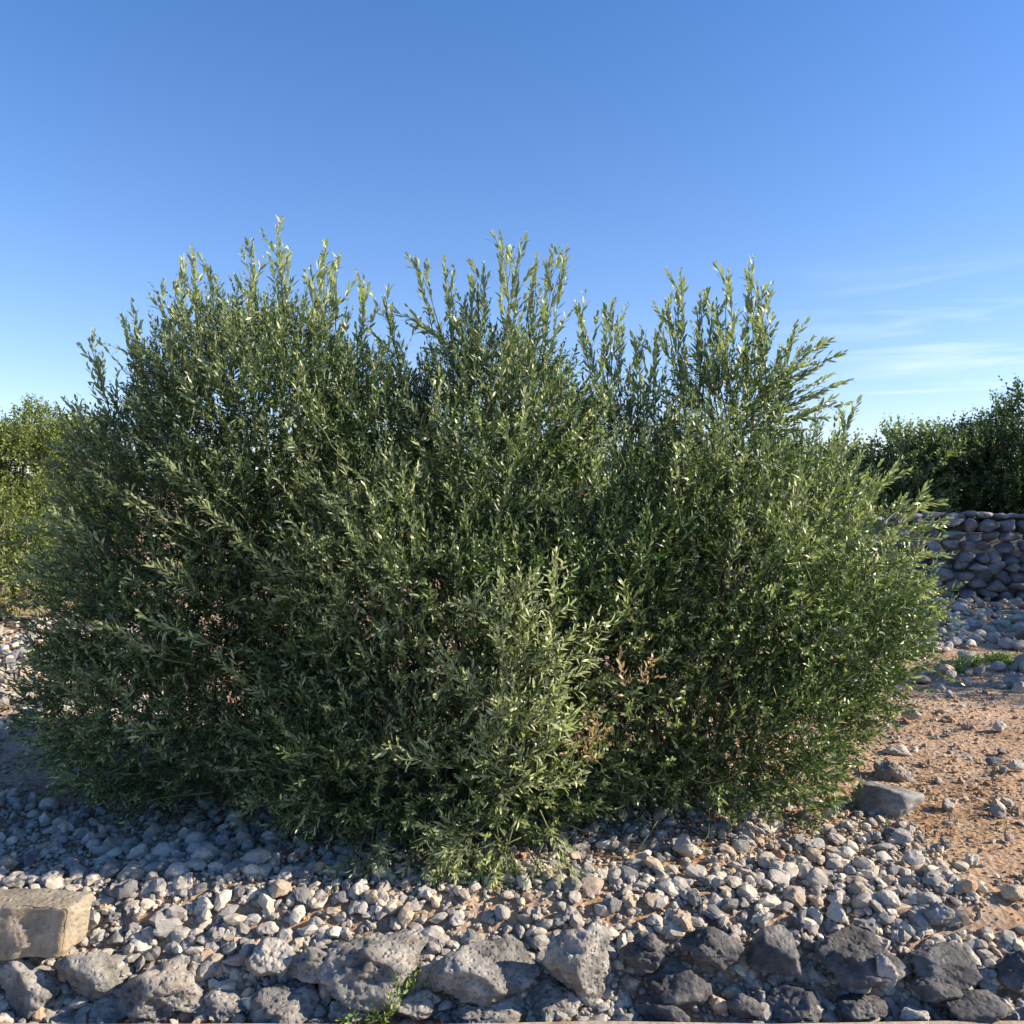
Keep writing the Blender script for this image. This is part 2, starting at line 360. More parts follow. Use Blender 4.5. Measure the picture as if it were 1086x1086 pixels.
# pale pavement strip at the foot of the rock edging
n = 120; xs = np.linspace(-30, 30, n); ye = 2.455+fbm(np.stack([xs*3, xs*0, xs*0], -1), 3, 3)*.012
V = np.concatenate([np.stack([xs, xs*0-20, xs*0-.19], -1), np.stack([xs, ye, xs*0-.19], -1), np.stack([xs, ye+.006, xs*0-.26], -1)])
i = np.arange(n-1); Fp = np.concatenate([np.stack([i, i+1, i+1+n, i+n], -1), np.stack([i+n, i+1+n, i+1+2*n, i+2*n], -1)])
tag(mesh_np('path', V, [Fp], M_STONE['tan']), kind='structure')

def gpt(px, py):                      # photo pixel on the gravel level -> ground point
    Y = F*CH/(py-HZ); return (px-543)/F*Y, Y

# ================================================================== ROCKS OF THE EDGING
footprints = []                       # x, y, radius of what already lies there
def rock(name, px, py, wpx, hpx, Y, mat, label, seed, pit=.6, cat='rock', group='rocks edging the gravel bed', depth=None, rot=0, sub=5, planes=14, sharp=14, rough=.10, tilt=0):
    Y = min(Y, 2.61) if group == 'rocks edging the gravel bed' else Y; c = at(px, py, Y); k_ = 1.05 if mat is not M_SHADED else .93; wm = wpx/F*Y/2*k_; hm = hpx/F*Y/2*k_; dm = depth/2 if depth else wm*.75
    V, Fc = rock_verts(sub, seed, planes, sharp, rough*1.1, pit*1.0, (wm, dm, hm), 2.6)
    o = mesh_np(name, V, [Fc], mat, None, True); o.location = c; o.rotation_euler = (0, R(tilt), R(rot))
    tag(o, label, cat, group); footprints.append((c[0], c[1], max(wm, dm)))
    return o
RK, SHD, TB = M_ROCK, M_SHADED, M_BLOCK
EDGE = [
 ('rock', 33, 1049, 70, 66, 2.58, RK, 'grey rock with a rusty stain directly under the tan limestone block', 11, .4),
 ('rock', 97, 1033, 68, 56, 2.60, RK, 'sloping pale grey rock right of the tan block, with a smooth upper face', 12, .3),
 ('rock', 174, 1050, 104, 70, 2.58, RK, 'large jagged pitted rock with sunlit crest, second rock right of the tan block', 113, 1.3),
 ('rock', 286, 1014, 54, 42, 2.66, RK, 'squarish rough tan grey rock set back above the two flat bottom rocks at left', 14, .6),
 ('rock', 332, 1022, 56, 44, 2.64, RK, 'hollowed rock beside the squarish rough rock, with a scooped dark cavity', 15, 1.2),
 ('rock', 304, 1066, 82, 42, 2.55, RK, 'low rounded dark grey rock with a white veined top, below the hollowed rock', 16, .7),
 ('rock', 240, 1068, 58, 34, 2.55, RK, 'small low rock on the path edge right of the large jagged pitted rock', 17, .6),
 ('rock', 404, 1024, 122, 66, 2.60, RK, 'broad slanting grey boulder behind the green weed', 18, .8),
 ('rock', 518, 1032, 116, 50, 2.59, RK, 'long low lumpy rock between the slanting boulder and the tallest rock', 19, .7),
 ('rock', 616, 1024, 80, 96, 2.58, RK, 'tallest rock of the edging, pointing down like a wedge, half its face pale', 20, .6),
 ('rock', 686, 1008, 64, 42, 2.66, SHD, 'pitted dark rock just right of the tallest rock with a lit rim', 21, 1.2),
 ('rock', 712, 1048, 90, 56, 2.58, SHD, 'brownish dark rock lying under the pitted dark rock', 22, .5),
 ('rock', 702, 1072, 66, 36, 2.52, SHD, 'pointed grey slab on the path edge right of the tallest rock', 23, .3),
 ('rock', 753, 1007, 76, 40, 2.66, SHD, 'flat topped dark rock bridging the black gap in the edging', 24, .8),
 ('rock', 827, 1012, 72, 56, 2.63, SHD, 'blocky dark boulder with a flat front above the black gap', 25, .4),
 ('rock', 908, 1015, 98, 56, 2.66, SHD, 'wide dark boulder in shade behind the small upright pale stone', 26, .7),
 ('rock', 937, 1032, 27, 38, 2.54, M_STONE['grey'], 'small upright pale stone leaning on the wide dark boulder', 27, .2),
 ('rock', 997, 1023, 84, 44, 2.62, SHD, 'smooth wedge shaped dark rock right of the small upright pale stone', 28, .3),
 ('rock', 990, 1052, 62, 32, 2.55, SHD, 'flat blue grey rock under the smooth wedge shaped rock', 29, .3),
 ('rock', 1034, 1066, 78, 40, 2.52, SHD, 'angular dark slab at the bottom right corner', 30, .3),
 ('rock', 790, 1067, 48, 34, 2.54, SHD, 'small dark rock at the foot of the black gap', 31, .4),
 ('rock', 846, 1068, 72, 40, 2.53, SHD, 'rough dark rock on the path edge below the blocky dark boulder', 32, .8),
 ('rock', 915, 1070, 66, 34, 2.53, SHD, 'broken dark rock on the path edge below the small upright pale stone', 33, .7),
 ('rock', 376, 1070, 54, 28, 2.53, RK, 'low grey rock on the path edge just left of the green weed', 34, .6),
 ('rock', 438, 1068, 56, 30, 2.53, RK, 'stepped grey rock on the path edge just right of the green weed', 35, .5),
 ('rock', 512, 1071, 90, 30, 2.54, RK, 'ragged low rock under the long low lumpy rock', 36, 1.2),
 ('rock', 586, 1068, 62, 38, 2.54, RK, 'curved shell like rock under the left side of the tallest rock', 37, .6),
 ('rock', 972, 1076, 34, 16, 2.50, M_STONE['grey'], 'little pale blue stone on the path edge near the bottom right', 38, .1),
 ('rock', 1080, 1030, 50, 44, 2.60, SHD, 'dark rock cut by the right edge of the view', 39, .5),
 ('rock', 655, 1064, 40, 30, 2.62, SHD, 'dark brown stone wedged deep between the tallest rock and the pointed slab', 40, .4),
 ('rock', 124, 1072, 50, 24, 2.53, RK, 'low dark rock on the path edge below the sloping pale grey rock', 41, .5),
]
for e in EDGE:
    rock(*e[:8], e[8], pit=e[9], rot=rng.uniform(-12, 12), planes=10, sharp=34, tilt=rng.uniform(-6, 6))
# tan limestone block: a split, slightly worn cuboid lying on the rocks
def block():
    bm = bmesh.new(); bmesh.ops.create_cube(bm, size=1)
    bmesh.ops.bevel(bm, geom=bm.edges[:], offset=.045, segments=3, affect='EDGES', profile=.6)
    bmesh.ops.subdivide_edges(bm, edges=[e for e in bm.edges if e.calc_length() > .2], cuts=22, use_grid_fill=True)
    bmesh.ops.triangulate(bm, faces=bm.faces[:])
    V = np.array([v.co[:] for v in bm.verts]); V[:, 2] *= 1-.10*(V[:, 0]+.5); V[:, 2] += .05*V[:, 0]
    V[:, 0] += .06*V[:, 2]*(V[:, 0] > 0)
    V *= np.array([.46, .15, .165]); Nn = unit(V/np.array([.46, .15, .165])**2)
    V += Nn*(fbm(V*6, 5, 4, .55)*.012)[:, None]
    # a flake broken from the right end of the front face
    k = (V[:, 0] > .10+.03*vnoise(V*30, 3)) & (V[:, 1] < -.06); V[k, 1] += .010
    Fc = np.array([[v.index for v in f.verts] for f in bm.faces]); bm.free()
    o = mesh_np('limestone_block', V, [Fc], TB, None, True)
    c = at(8, 985, 2.62); o.location = (c[0]-.02, c[1]+.04, c[2]-.005); o.rotation_euler = (R(-5), R(-2.0), R(-8))
    tag(o, 'long squared tan limestone block lying on the rocks at the left', 'stone block'); footprints.append((c[0], c[1], .2))
block()
rock('rock', 932, 854, 96, 48, 3.62, M_STONE['dark grey'], 'large flattish grey boulder beside the right foot of the olive bush', 51, .3, group='boulders beside the bush', rough=.06)
rock('rock', 945, 822, 44, 32, 4.0, M_ROCK, 'angular boulder just behind the flattish boulder at the bush foot', 52, .5, group='boulders beside the bush')
rock('rock', 872, 862, 44, 24, 3.6, M_STONE['grey'], 'smaller pale stone half under the bush left of the flattish boulder', 53, .3, group='boulders beside the bush')
rock('rock', 950, 797, 30, 18, 4.35, M_STONE['grey'], 'pale stone against the bush behind the two boulders', 54, .3, group='boulders beside the bush')
rock('rock', 997, 922, 36, 22, 3.05, M_STONE['tan'], 'tan wedge shaped stone on the border of gravel and soil at right', 55, .2, group='boulders beside the bush')
rock('rock', 996, 968, 30, 26, 2.75, M_STONE['dark grey'], 'squat dark grey stone just behind the shaded rocks at right', 56, .3, group='boulders beside the bush')
rock('rock', 1078, 946, 30, 18, 2.86, M_STONE['tan'], 'flat tan stone on the bare soil at the right edge', 57, .2, group='boulders beside the bush')

# ================================================================== INDIVIDUAL STONES IN THE GRAVEL
SH = {'rounded': dict(planes=26, sharp=9, rough=.07, d=(1, .85, .72)), 'flat': dict(planes=12, sharp=24, rough=.06, d=(1, .82, .42)),
      'angular': dict(planes=9, sharp=40, rough=.06, d=(1, .8, .8)), 'long': dict(planes=11, sharp=20, rough=.09, d=(1, .55, .5)), 'lumpy': dict(planes=11, sharp=14, rough=.24, d=(1, .9, .75))}
PROTO = {}
for si, (s, q) in enumerate(SH.items()):
    for ti, t in enumerate(M_STONE):
        V, Fc = rock_verts(3, 200+si*17+ti*5, q['planes'], q['sharp'], q['rough']*1.7, .25, q['d'], 2.0)
        PROTO[s, t] = mesh_np('stone', V, [Fc], M_STONE[t], None, False, link=False)
ZONES = [  # name, (px0, px1, py0, py1), how many
 ('in the shaded gravel far left, near the bare soil', (0, 130, 852, 890), 13),
 ('in the shaded gravel behind the tan block', (0, 120, 890, 945), 12),
 ('in the shaded gravel right of the tan block', (105, 220, 935, 1010), 14),
 ('in the gravel along the left foot of the bush', (130, 300, 868, 905), 13),
 ('in the middle of the shaded gravel at left', (130, 270, 905, 950), 13),
 ('in the shaded gravel left of centre, under the leafy overhang', (270, 400, 900, 955), 14),
 ('in the gravel above the squarish and hollowed rocks', (225, 345, 950, 1000), 13),
 ('in the gravel above the broad slanting boulder', (345, 470, 950, 992), 13),
 ('in the sunlit gravel above the long lumpy rock', (470, 580, 960, 1010), 13),
 ('in the sunlit gravel behind the tallest rock', (580, 680, 930, 980), 13),
 ('in the sunlit gravel along the front foot of the bush', (590, 740, 895, 935), 12),
 ('in the sunlit gravel above the flat topped dark rock', (680, 780, 935, 990), 13),
 ('in the sunlit gravel above the blocky dark boulder', (780, 870, 935, 985), 13),
 ('in the sunlit gravel along the right foot of the bush', (740, 890, 870, 930), 14),
 ('in the sunlit gravel above the wide dark boulder', (870, 965, 925, 985), 13),
 ('in the gravel in front of the flattish boulder', (890, 975, 880, 925), 10),
 ('in the shaded gravel in the bottom right corner', (955, 1086, 975, 1012), 14),
 ('on the sunlit bare soil at right', (985, 1086, 770, 940), 12),
]
ALLC = [(s, t) for s in SH for t in M_STONE]
tone_w = {'pale': 1.0, 'grey': 1.3, 'dark grey': .55, 'tan': .6}
def tooclose(x, y, r, f=.78): return any((x-a)**2+(y-b)**2 < ((r+q)*f)**2 for a, b, q in footprints)
SPECIAL = [(213, 911, 15, 'flat', 'pale'), (273, 928, 17, 'rounded', 'grey'), (252, 979, 19, 'flat', 'grey'), (725, 910, 16, 'angular', 'pale'), (466, 986, 14, 'rounded', 'pale'), (180, 968, 17, 'angular', 'grey')]
spec_lab = ['flat round pale stone lying alone in the gravel under the left foot of the bush', 'smooth egg shaped grey stone in the shaded gravel left of centre',
 'broad flat grey slab of a stone above the squarish rough rock', 'pale angular stone at the front foot of the bush, right of centre', 'pale round stone beside the long lumpy rock', 'angular grey stone above the large jagged pitted rock']
nstone = 0
def put_stone(x, y, r, s, t, label, group, sink=.35):
    global nstone
    o = bpy.data.objects.new('stone', PROTO[s, t]); COL.objects.link(o)
    o.location = (x, y, float(zg(x, y))+r*(SH[s]['d'][2])*(1-sink)+.008); o.scale = (r, r*random.uniform(.85, 1.1), r*random.uniform(.85, 1.1))
    o.rotation_euler = (random.gauss(0, .25), random.gauss(0, .25), random.uniform(0, 6.28))
    tag(o, label, 'stone', group); footprints.append((x, y, r*.9)); nstone += 1
for (px, py, rp, s, t), lb in zip(SPECIAL, spec_lab):
    x, y = gpt(px, py); put_stone(x, y, rp/F*y, s, t, lb, 'loose stones in the gravel')
for zname, (x0, x1, y0, y1), cnt in ZONES:
    combos = ALLC[:]; random.shuffle(combos); combos.sort(key=lambda c: -random.random()*tone_w[c[1]]); got = 0; tries = 0
    while got < cnt and tries < 500:
        tries += 1; x, y = gpt(random.uniform(x0, x1), random.uniform(y0, y1)); r = random.uniform(.024, .044)*(1.15 if random.random() < .2 else 1)
        if tooclose(x, y, r): continue
        s, t = combos[got % len(combos)]
        put_stone(x, y, r, s, t, f'{s} {t} stone {zname}', 'loose stones in the gravel'); got += 1

# ================================================================== GRAVEL AND RUBBLE (stuff)
def bake_stones(name, XY, rr, sub=2, zoff=None, flat=.75, mat=M_GRAVEL, kind='stuff', nproto=22, tint=None):
    n = len(XY); protos = [rock_verts(sub, 500+k, 8+k % 6, 18+2*k, .12, 0, (1, .72+.03*(k % 8), .5+.035*(k % 10)), 1.4)[0] for k in range(nproto)]
    PV = np.stack(protos); Fc = ico(sub)[1]; m = PV.shape[1]
    ch = rng.integers(0, nproto, n); V = PV[ch]*rr[:, None, None]
    a, b, c = rng.normal(0, .35, n), rng.normal(0, .35, n), rng.uniform(0, 6.283, n)
    ca, sa, cb, sb, cc, sn = np.cos(a), np.sin(a), np.cos(b), np.sin(b), np.cos(c), np.sin(c)
    X, Y, Z = V[..., 0], V[..., 1], V[..., 2]
    Y, Z = Y*ca[:, None]-Z*sa[:, None], Y*sa[:, None]+Z*ca[:, None]
    X, Z = X*cb[:, None]+Z*sb[:, None], -X*sb[:, None]+Z*cb[:, None]
    X, Y = X*cc[:, None]-Y*sn[:, None], X*sn[:, None]+Y*cc[:, None]
    z = zg(XY[:, 0], XY[:, 1])+rr*.32+(zoff if zoff is not None else 0)
    V = np.stack([X+XY[:, 0:1], Y+XY[:, 1:2], Z+z[:, None]], -1).reshape(-1, 3)
    Fa = (np.arange(n)[:, None, None]*m+Fc[None]).reshape(-1, 3)
    tt = np.repeat(rng.random(n)**1.1 if tint is None else tint, m)
    return tag(mesh_np(name, V, [Fa], mat, None, False, tt), kind=kind)
def topix(x, y, z=0): return 543+F*x/y, HZ+F*(CH-z)/y
def gdens(x, y):
    px, py = topix(x, y)
    bnd = np.interp(px, [-300, 0, 100, 300, 500, 760, 860, 960, 1010, 1086, 1300], [842, 845, 850, 850, 850, 840, 842, 872, 915, 975, 1010])
    bnd = bnd+14*vnoise(np.stack([px/60, py/40, px*0], -1), 4)
    d = np.clip((py-bnd+6)/12, .045, 1)
    for cx, cy, rx, ry, v in ((545, 950, 75, 16, .45), (335, 884, 60, 14, .6), (690, 915, 60, 12, .65), (470, 968, 40, 10, .5), (850, 905, 50, 12, .35), (1040, 960, 60, 22, .5)):
        d = d*(1-v*np.exp(-(((px-cx)/rx)**2+((py-cy)/ry)**2)))
    return d
def scatter(n, x0, x1, y0, y1, dens):
    P = np.stack([rng.uniform(x0, x1, n), rng.uniform(y0, y1, n)], -1); return P[rng.random(n) < dens(P[:, 0], P[:, 1])]
P1 = np.concatenate([scatter(6200, -3.0, 3.0, 2.6, 4.3, gdens), scatter(1900, -2.0, 2.0, 2.52, 3.0, gdens)]); r1 = np.clip(rng.lognormal(math.log(.0170), .45, len(P1)), .009, .042)
fp = np.array(footprints)
dd = np.sqrt(((P1[:, None, :]-fp[None, :, :2])**2).sum(-1)); k = (dd > (fp[None, :, 2]*.55)).all(1); P1, r1 = P1[k], r1[k]
bake_stones('gravel', P1, r1, 2, rng.uniform(-.004, .012, len(P1)))
P2 = scatter(34000, -3.0, 3.0, 2.52, 4.2, gdens); r2 = rng.uniform(.003, .012, len(P2))
bake_stones('small_gravel', P2, r2, 1, rng.uniform(0, .008, len(P2)))
# broken stones filling the face of the edging between the rocks
nf = 1300; xf = rng.uniform(-1.75, 1.9, nf); yf = rng.uniform(2.50, 2.72, nf)
pf = topix(xf, yf, -.12)[0]; kf = ~((pf > 700) & (pf < 775)); xf, yf = xf[kf], yf[kf]; nf = len(xf)
bake_stones('rubble_fill', np.stack([xf, yf], -1), rng.uniform(.012, .034, nf), 2, rng.uniform(-.02, .015, nf), tint=rng.random(nf)*.5)  # tints kept low, putting the shade of the gaps into the colour
P5 = scatter(15000, -4.5, 5.0, 2.6, 6.5, lambda x, y: np.where(gdens(x, y) < .6, .8, .1))
bake_stones('soil_clods', P5, np.clip(rng.lognormal(math.log(.008), .5, len(P5)), .003, .03), 1, None, mat=M_SOIL)
# pebbles on the bare soil
P3 = scatter(4500, -4.5, 5.2, 2.5, 7.5, lambda x, y: np.where(gdens(x, y) < .3, .8, 0)); 
bake_stones('pebbles', P3, np.clip(rng.lognormal(math.log(.008), .5, len(P3)), .004, .035), 1, None, tint=np.clip(rng.random(len(P3))*.8+.2, 0, 1))
# rubble in front of the wall at right and beyond the soil at left
def zone_px(x, y, x0, x1, y0, y1):
    px, py = topix(x, y); e = 10*vnoise(np.stack([px/50, py/30, px*0], -1), 9); return (px > x0) & (px < x1) & (py+e > y0) & (py+e < y1)
P4 = scatter(9000, -8, 8, 4.4, 10.2, lambda x, y: np.where(zone_px(x, y, -400, 200, 658, 780), .9, 0)+np.where(zone_px(x, y, 600, 1500, 636, 692), .75, 0)+np.where(zone_px(x, y, 600, 1500, 705, 742), .30, 0)+.02)
r4 = np.clip(rng.lognormal(math.log(.038), .45, len(P4)), .015, .10)
bake_stones('rubble', P4, r4, 2, rng.uniform(0, .03, len(P4)))
def far_stones(names, x0, x1, y0, y1, cnt, where, group):
    combos = ALLC[:]; random.shuffle(combos)
    for i in range(cnt):
        x, y = gpt(random.uniform(x0, x1), random.uniform(y0, y1)); s, t = combos[i]
        put_stone(x, y, random.uniform(.05, .10), s, t, f'{s} {t} stone {where}', group, .3)
far_stones('', 2, 62, 690, 778, 12, 'in the sunlit rubble heap at far left', 'stones of the left rubble heap')
far_stones('', 990, 1084, 645, 700, 12, 'in the rubble at the foot of the dry stone wall', 'stones at the foot of the wall')

# leaf litter and straw lying on the ground
def litter(name, n, x0, x1, y0, y1, dens, mat, L0=.018, W0=.005):
    P = scatter(n, x0, x1, y0, y1, dens); m = len(P); z = zg(P[:, 0], P[:, 1])+rng.uniform(.002, .012, m)
    D = rng.normal(0, 1, (m, 3)); D[:, 2] *= .18; N = rng.normal(0, .35, (m, 3)); N[:, 2] = 1
    V, F3, F4, t = leaves_geo(np.column_stack([P, z]), D, N, rng.uniform(.5, 1.7, m)*L0, rng.uniform(.5, 1.4, m)*W0, rng.random(m))
    return tag(mesh_np(name, V, [F3, F4], mat, None, False, t), kind='stuff')
litter('dry_straw', 40000, -4.2, 4.6, 2.6, 6.6, lambda x, y: np.where(gdens(x, y) < .35, .75, .05), M_STRAW, .026, .0035)
litter('leaf_litter', 16000, -2.4, 2.3, 2.75, 4.4, lambda x, y: np.clip(1-np.abs(y-3.3-.18*np.abs(x))/.5, 0, 1), M_DEADLEAF, .034, .008)

# ================================================================== DRY STONE WALL
def stone_wall():
    x0, x1, yw, H = .2, 13.0, 10.45, 1.03
    Vs, Fs, Ts = [], [], []; Fc = ico(3)[1]; off = 0; z = 0.0; kk = 0
    while z < H-.04:
        h = rng.uniform(.10, .15); h = min(h, H-z+.02); x = x0-rng.uniform(0, .2)
        while x < x1:
            wd = rng.uniform(.15, .31); hh = h*rng.uniform(.92, 1.18)
            if rng.random() < .10: hh *= 1.35
            V = rock_verts(3, int(3000+kk % 40), 11, 26, .10, .25, (wd*.545, .13, hh*.575), 2.2)[0]; kk += 1
            a = rng.normal(0, .10); ca, sa = math.cos(a), math.sin(a)
            V = np.column_stack([V[:, 0]*ca-V[:, 2]*sa, V[:, 1], V[:, 0]*sa+V[:, 2]*ca])
            V = V+np.array([x+wd/2, yw-.12+rng.normal(0, .02)+.05*z, z+h/2+rng.normal(0, .012)+.02*math.sin(x*1.7)])
            Vs.append(V); Fs.append(Fc+off); off += len(V); Ts.append(np.full(len(V), rng.random()*.7)); x += wd*.98
        z += h*.93
    o = empty('dry_stone_wall', (6.5, yw, 0))
    def sub(name, V, F_, t): p = mesh_np(name, V-np.array([6.5, yw, 0]), [F_], M_WALL, o, True, t); return p
    sub('stone_face', np.concatenate(Vs), np.concatenate(Fs), np.concatenate(Ts))
    # core of the wall behind the face
    bm = bmesh.new(); bmesh.ops.create_cube(bm, size=1); V = np.array([v.co[:] for v in bm.verts])*np.array([x1-x0, .44, H-.22])+np.array([(x0+x1)/2, yw+.155, (H-.22)/2])
    Fq = np.array([[v.index for v in f.verts] for f in bm.faces]); bm.free(); sub('wall_core', V, Fq, np.zeros(8))
    # cap stones, small and tilted
    Vs, Fs, off, x, Ts = [], [], 0, x0, []
    while x < x1:
        wd = rng.uniform(.10, .26); V = rock_verts(3, int(3100+rng.integers(40)), 12, 12, .07, 0, (wd*.55, .20, rng.uniform(.035, .065)), 1.5)[0]+np.array([x+wd/2, yw+.02+rng.normal(0, .03), H+.01+rng.normal(0, .012)])
        Vs.append(V); Fs.append(Fc+off); off += len(V); Ts.append(np.full(len(V), rng.random())); x += wd*rng.uniform(.95, 1.1)
    sub('cap_stones', np.concatenate(Vs), np.concatenate(Fs), np.concatenate(Ts))
    tag(o, 'low dry stone wall of rounded grey stones in shade behind the bush at right', 'stone wall')
stone_wall()

# ================================================================== THE OLIVE BUSH
def bush():
    o = empty('olive_bush', (0, 3.95, 0)); pl = Plant()
    base0 = np.array([0, 3.95, 0])
    ell = [((-1.33, 3.98, .90), (.80, .74, .98)),        # left flank
           ((-1.13, 3.95, 1.44), (.66, .60, .70)),       # left top
           ((-.08, 3.90, 1.36), (.64, .66, .68)),        # middle top
           ((-.22, 3.66, .70), (.90, .72, .86)),         # middle front
           ((.96, 3.95, .90), (.82, .80, .72)),          # right
           ((1.32, 3.95, .80), (.42, .62, .66)),         # far right
           ((.98, 3.95, 1.56), (.27, .34, .42)),         # upright tuft at right
           ((.72, 3.72, .42), (.80, .58, .52)),          # right foot
           ((-1.28, 3.82, .36), (.82, .58, .52)),        # left foot
           ((-.28, 3.38, .30), (.76, .50, .46)),         # front foot
           ((-.62, 3.92, 1.26), (.45, .60, .68)), ((.36, 3.66, .78), (.52, .56, .72)), ((.46, 3.95, 1.18), (.46, .60, .62))]
    # small narrow leaves of the old growth inside, larger ones on the outer shoots
    fill_crown(pl, ell, 90000, shell=.55, inner=.60, gap=(-.42, 3.4), dens=lambda P: np.where(P[:, 1] > 4.25, .75, 1.0)*np.where(P[:, 2] < .5, 1.0, .86), younger=.27, up=.45, rnd=.55, lrange=(.08, .20), leaf=(.034, .009), width=(.0084, .002), ang=(38, 14), spacing=.0150)
    TIPS = [  # px, py, Y, length in m, side shoots
     (82, 433, 3.95, .30, 4), (95, 362, 3.95, .42, 5), (144, 335, 3.95, .38, 5), (168, 313, 3.95, .40, 5), (192, 276, 3.95, .55, 6), (206, 272, 3.9, .5, 5), (222, 284, 4.0, .5, 5), (247, 317, 3.95, .42, 5),
     (268, 257, 3.95, .60, 7), (294, 242, 3.9, .66, 8), (306, 266, 4.0, .55, 7), (330, 285, 3.9, .5, 7), (345, 263, 3.95, .60, 8), (356, 278, 4.0, .5, 6), (386, 297, 3.95, .5, 7), (407, 318, 3.95, .42, 6),
     (430, 334, 3.9, .42, 6), (441, 275, 3.95, .60, 7), (471, 284, 3.95, .55, 6), (500, 315, 3.9, .4, 6), (513, 282, 3.95, .50, 6), (531, 250, 3.9, .68, 8), (552, 257, 3.95, .60, 7), (568, 280, 4.0, .5, 6), (586, 264, 3.95, .58, 7), (600, 270, 3.9, .55, 6),
     (612, 325, 3.95, .4, 5), (642, 328, 3.95, .42, 5), (655, 337, 4.0, .36, 4), (674, 362, 3.95, .36, 4), (695, 352, 3.95, .40, 5),
     (706, 320, 3.95, .44, 5), (722, 291, 3.9, .56, 6), (743, 312, 3.95, .5, 6), (760, 320, 4.0, .45, 7), (773, 289, 3.95, .55, 7), (794, 282, 3.9, .56, 7), (803, 302, 3.95, .5, 7), (815, 330, 3.95, .45, 6),
     (842, 348, 3.95, .45, 6), (872, 362, 3.95, .48, 6), (884, 378, 3.9, .48, 5), (888, 408, 3.95, .44, 5), (884, 428, 4.0, .40, 5),
     (905, 436, 3.95, .30, 4), (950, 500, 3.9, .30, 5), (984, 530, 3.9, .30, 5), (990, 558, 3.9, .28, 4), (984, 585, 3.85, .28, 4), (984, 620, 3.85, .26, 4), (972, 665, 3.8, .24, 4), (958, 700, 3.8, .24, 4),
     (36, 560, 3.95, .30, 4), (28, 610, 3.9, .30, 4), (38, 700, 3.85, .28, 4), (52, 790, 3.8, .26, 4), (70, 478, 3.95, .3, 4)]
    hub = {0: (235, 520), 1: (330, 480), 2: (520, 470), 3: (650, 520), 4: (770, 500), 5: (800, 640), 6: (260, 640)}
    for px, py, Y, Lg, ns in TIPS:
        tip = at(px, py, Y+rng.normal(0, .06))
        hx, hy = hub[0] if px < 250 and py < 460 else hub[1] if px < 400 and py < 400 else hub[2] if px < 606 else hub[3] if px < 700 else hub[4] if py < 440 else hub[5]
        if px < 90 and py > 440: hx, hy = hub[6]
        if px > 840 and py < 440: hx, hy = 745, 470
        if px in (430, 441): hx, hy = 560, 420
        h = at(hx, hy, Y); u = unit(h-tip); u = u if (px in (430, 888, 884, 872) or py > 440) else unit(u*.5+np.array([rng.normal(0, .08), rng.normal(0, .08), -.9]))
        leader(pl, tip+u*Lg*1.25, tip, ns+2, side=(.08, .20), bow=.05, young=.78 if px < 420 else .66, spread=26, start=.15, spacing=.019, leaf=(.056, .008), width=(.0135, .0018), ang=(30, 8))
    # long pale sprays standing out of the dark left flank
    for bx, by, tx, ty, Y in ((248, 585, 137, 524, 3.2), (243, 546, 172, 484, 3.25), (205, 705, 104, 660, 3.12), (250, 690, 150, 655, 3.1), (190, 778, 132, 772, 3.15), (225, 640, 165, 600, 3.15), (290, 590, 205, 530, 3.2),
                              (330, 640, 250, 570, 3.12), (120, 600, 60, 545, 3.3), (300, 760, 230, 700, 3.1), (165, 560, 100, 500, 3.35), (340, 540, 300, 450, 3.3), (420, 600, 440, 500, 3.15), (370, 690, 350, 600, 3.05), (240, 470, 190, 400, 3.4), (330, 480, 320, 380, 3.4),
                              (450, 480, 470, 400, 3.35), (620, 560, 640, 460, 3.2), (540, 520, 560, 420, 3.25), (700, 560, 720, 480, 3.25), (820, 600, 850, 500, 3.3), (900, 640, 950, 570, 3.45), (760, 640, 790, 560, 3.15), (860, 720, 910, 660, 3.35), (680, 700, 660, 620, 3.1)):
        leader(pl, at(bx, by, Y+.12), at(tx, ty, Y-.04), 5, side=(.04, .10), bow=.10, young=.72, spread=30, spacing=.018, leaf=(.044, .006), width=(.009, .0015))
    # silvery spray hanging forward at the front centre
    for k in range(44):
        t = k/43; bx = rng.normal(545, 30); by = 650+250*t; ang = rng.uniform(-2.8, -.3) if by < 800 else rng.uniform(-3.4, .3)
        if by > 850: ang = rng.uniform(-.4, 3.6)
        Lp = rng.uniform(40, 100); Yb = 2.92+.10*abs(.5-t)
        leader(pl, at(bx, by, Yb), at(bx+math.cos(ang)*Lp, min(by+math.sin(ang)*Lp, 945), Yb-.10), 5, side=(.05, .12), bow=.10, young=.95, spread=34, spacing=.018, leaf=(.040, .009), width=(.0078, .0018))
    # bare grey twigs poking through the leaves, mostly low at the front
    for k in range(70):
        bx, by = rng.uniform(140, 880), rng.uniform(480, 905); Y = 3.3 if by < 820 else 3.2; a_ = rng.uniform(-2.9, -.2) if by < 800 else rng.uniform(-3.6, 3.6)
        p = curve_path(at(bx, by, Y), at(bx+math.cos(a_)*rng.uniform(25, 90), min(by+math.sin(a_)*rng.uniform(25, 90), 915), Y-rng.uniform(.1, .28)), rng.normal(0, .02, 3), 5, .008)
        pl.path.append(p[None]); pl.rad.append(np.linspace(.0032, .0010, 5)[None]*rng.uniform(.7, 1.3))
    for k in range(26):
        bx = rng.uniform(365, 560); by = rng.uniform(870, 905)
        leader(pl, at(bx, by, 3.0), at(bx+rng.uniform(-40, 30), rng.uniform(915, 950), 2.88), 4, side=(.05, .09), bow=.12, young=.7, spread=36, leaf=(.040, .009), width=(.0085, .0018))
    def loc(p): p.location = -base0; return p
    loc(pl.foliage('foliage', M_OLIVE, o)); loc(pl.twigs('twigs', M_TWIG, o))
    # many stems from the stool at the ground
    paths, rads = [], []
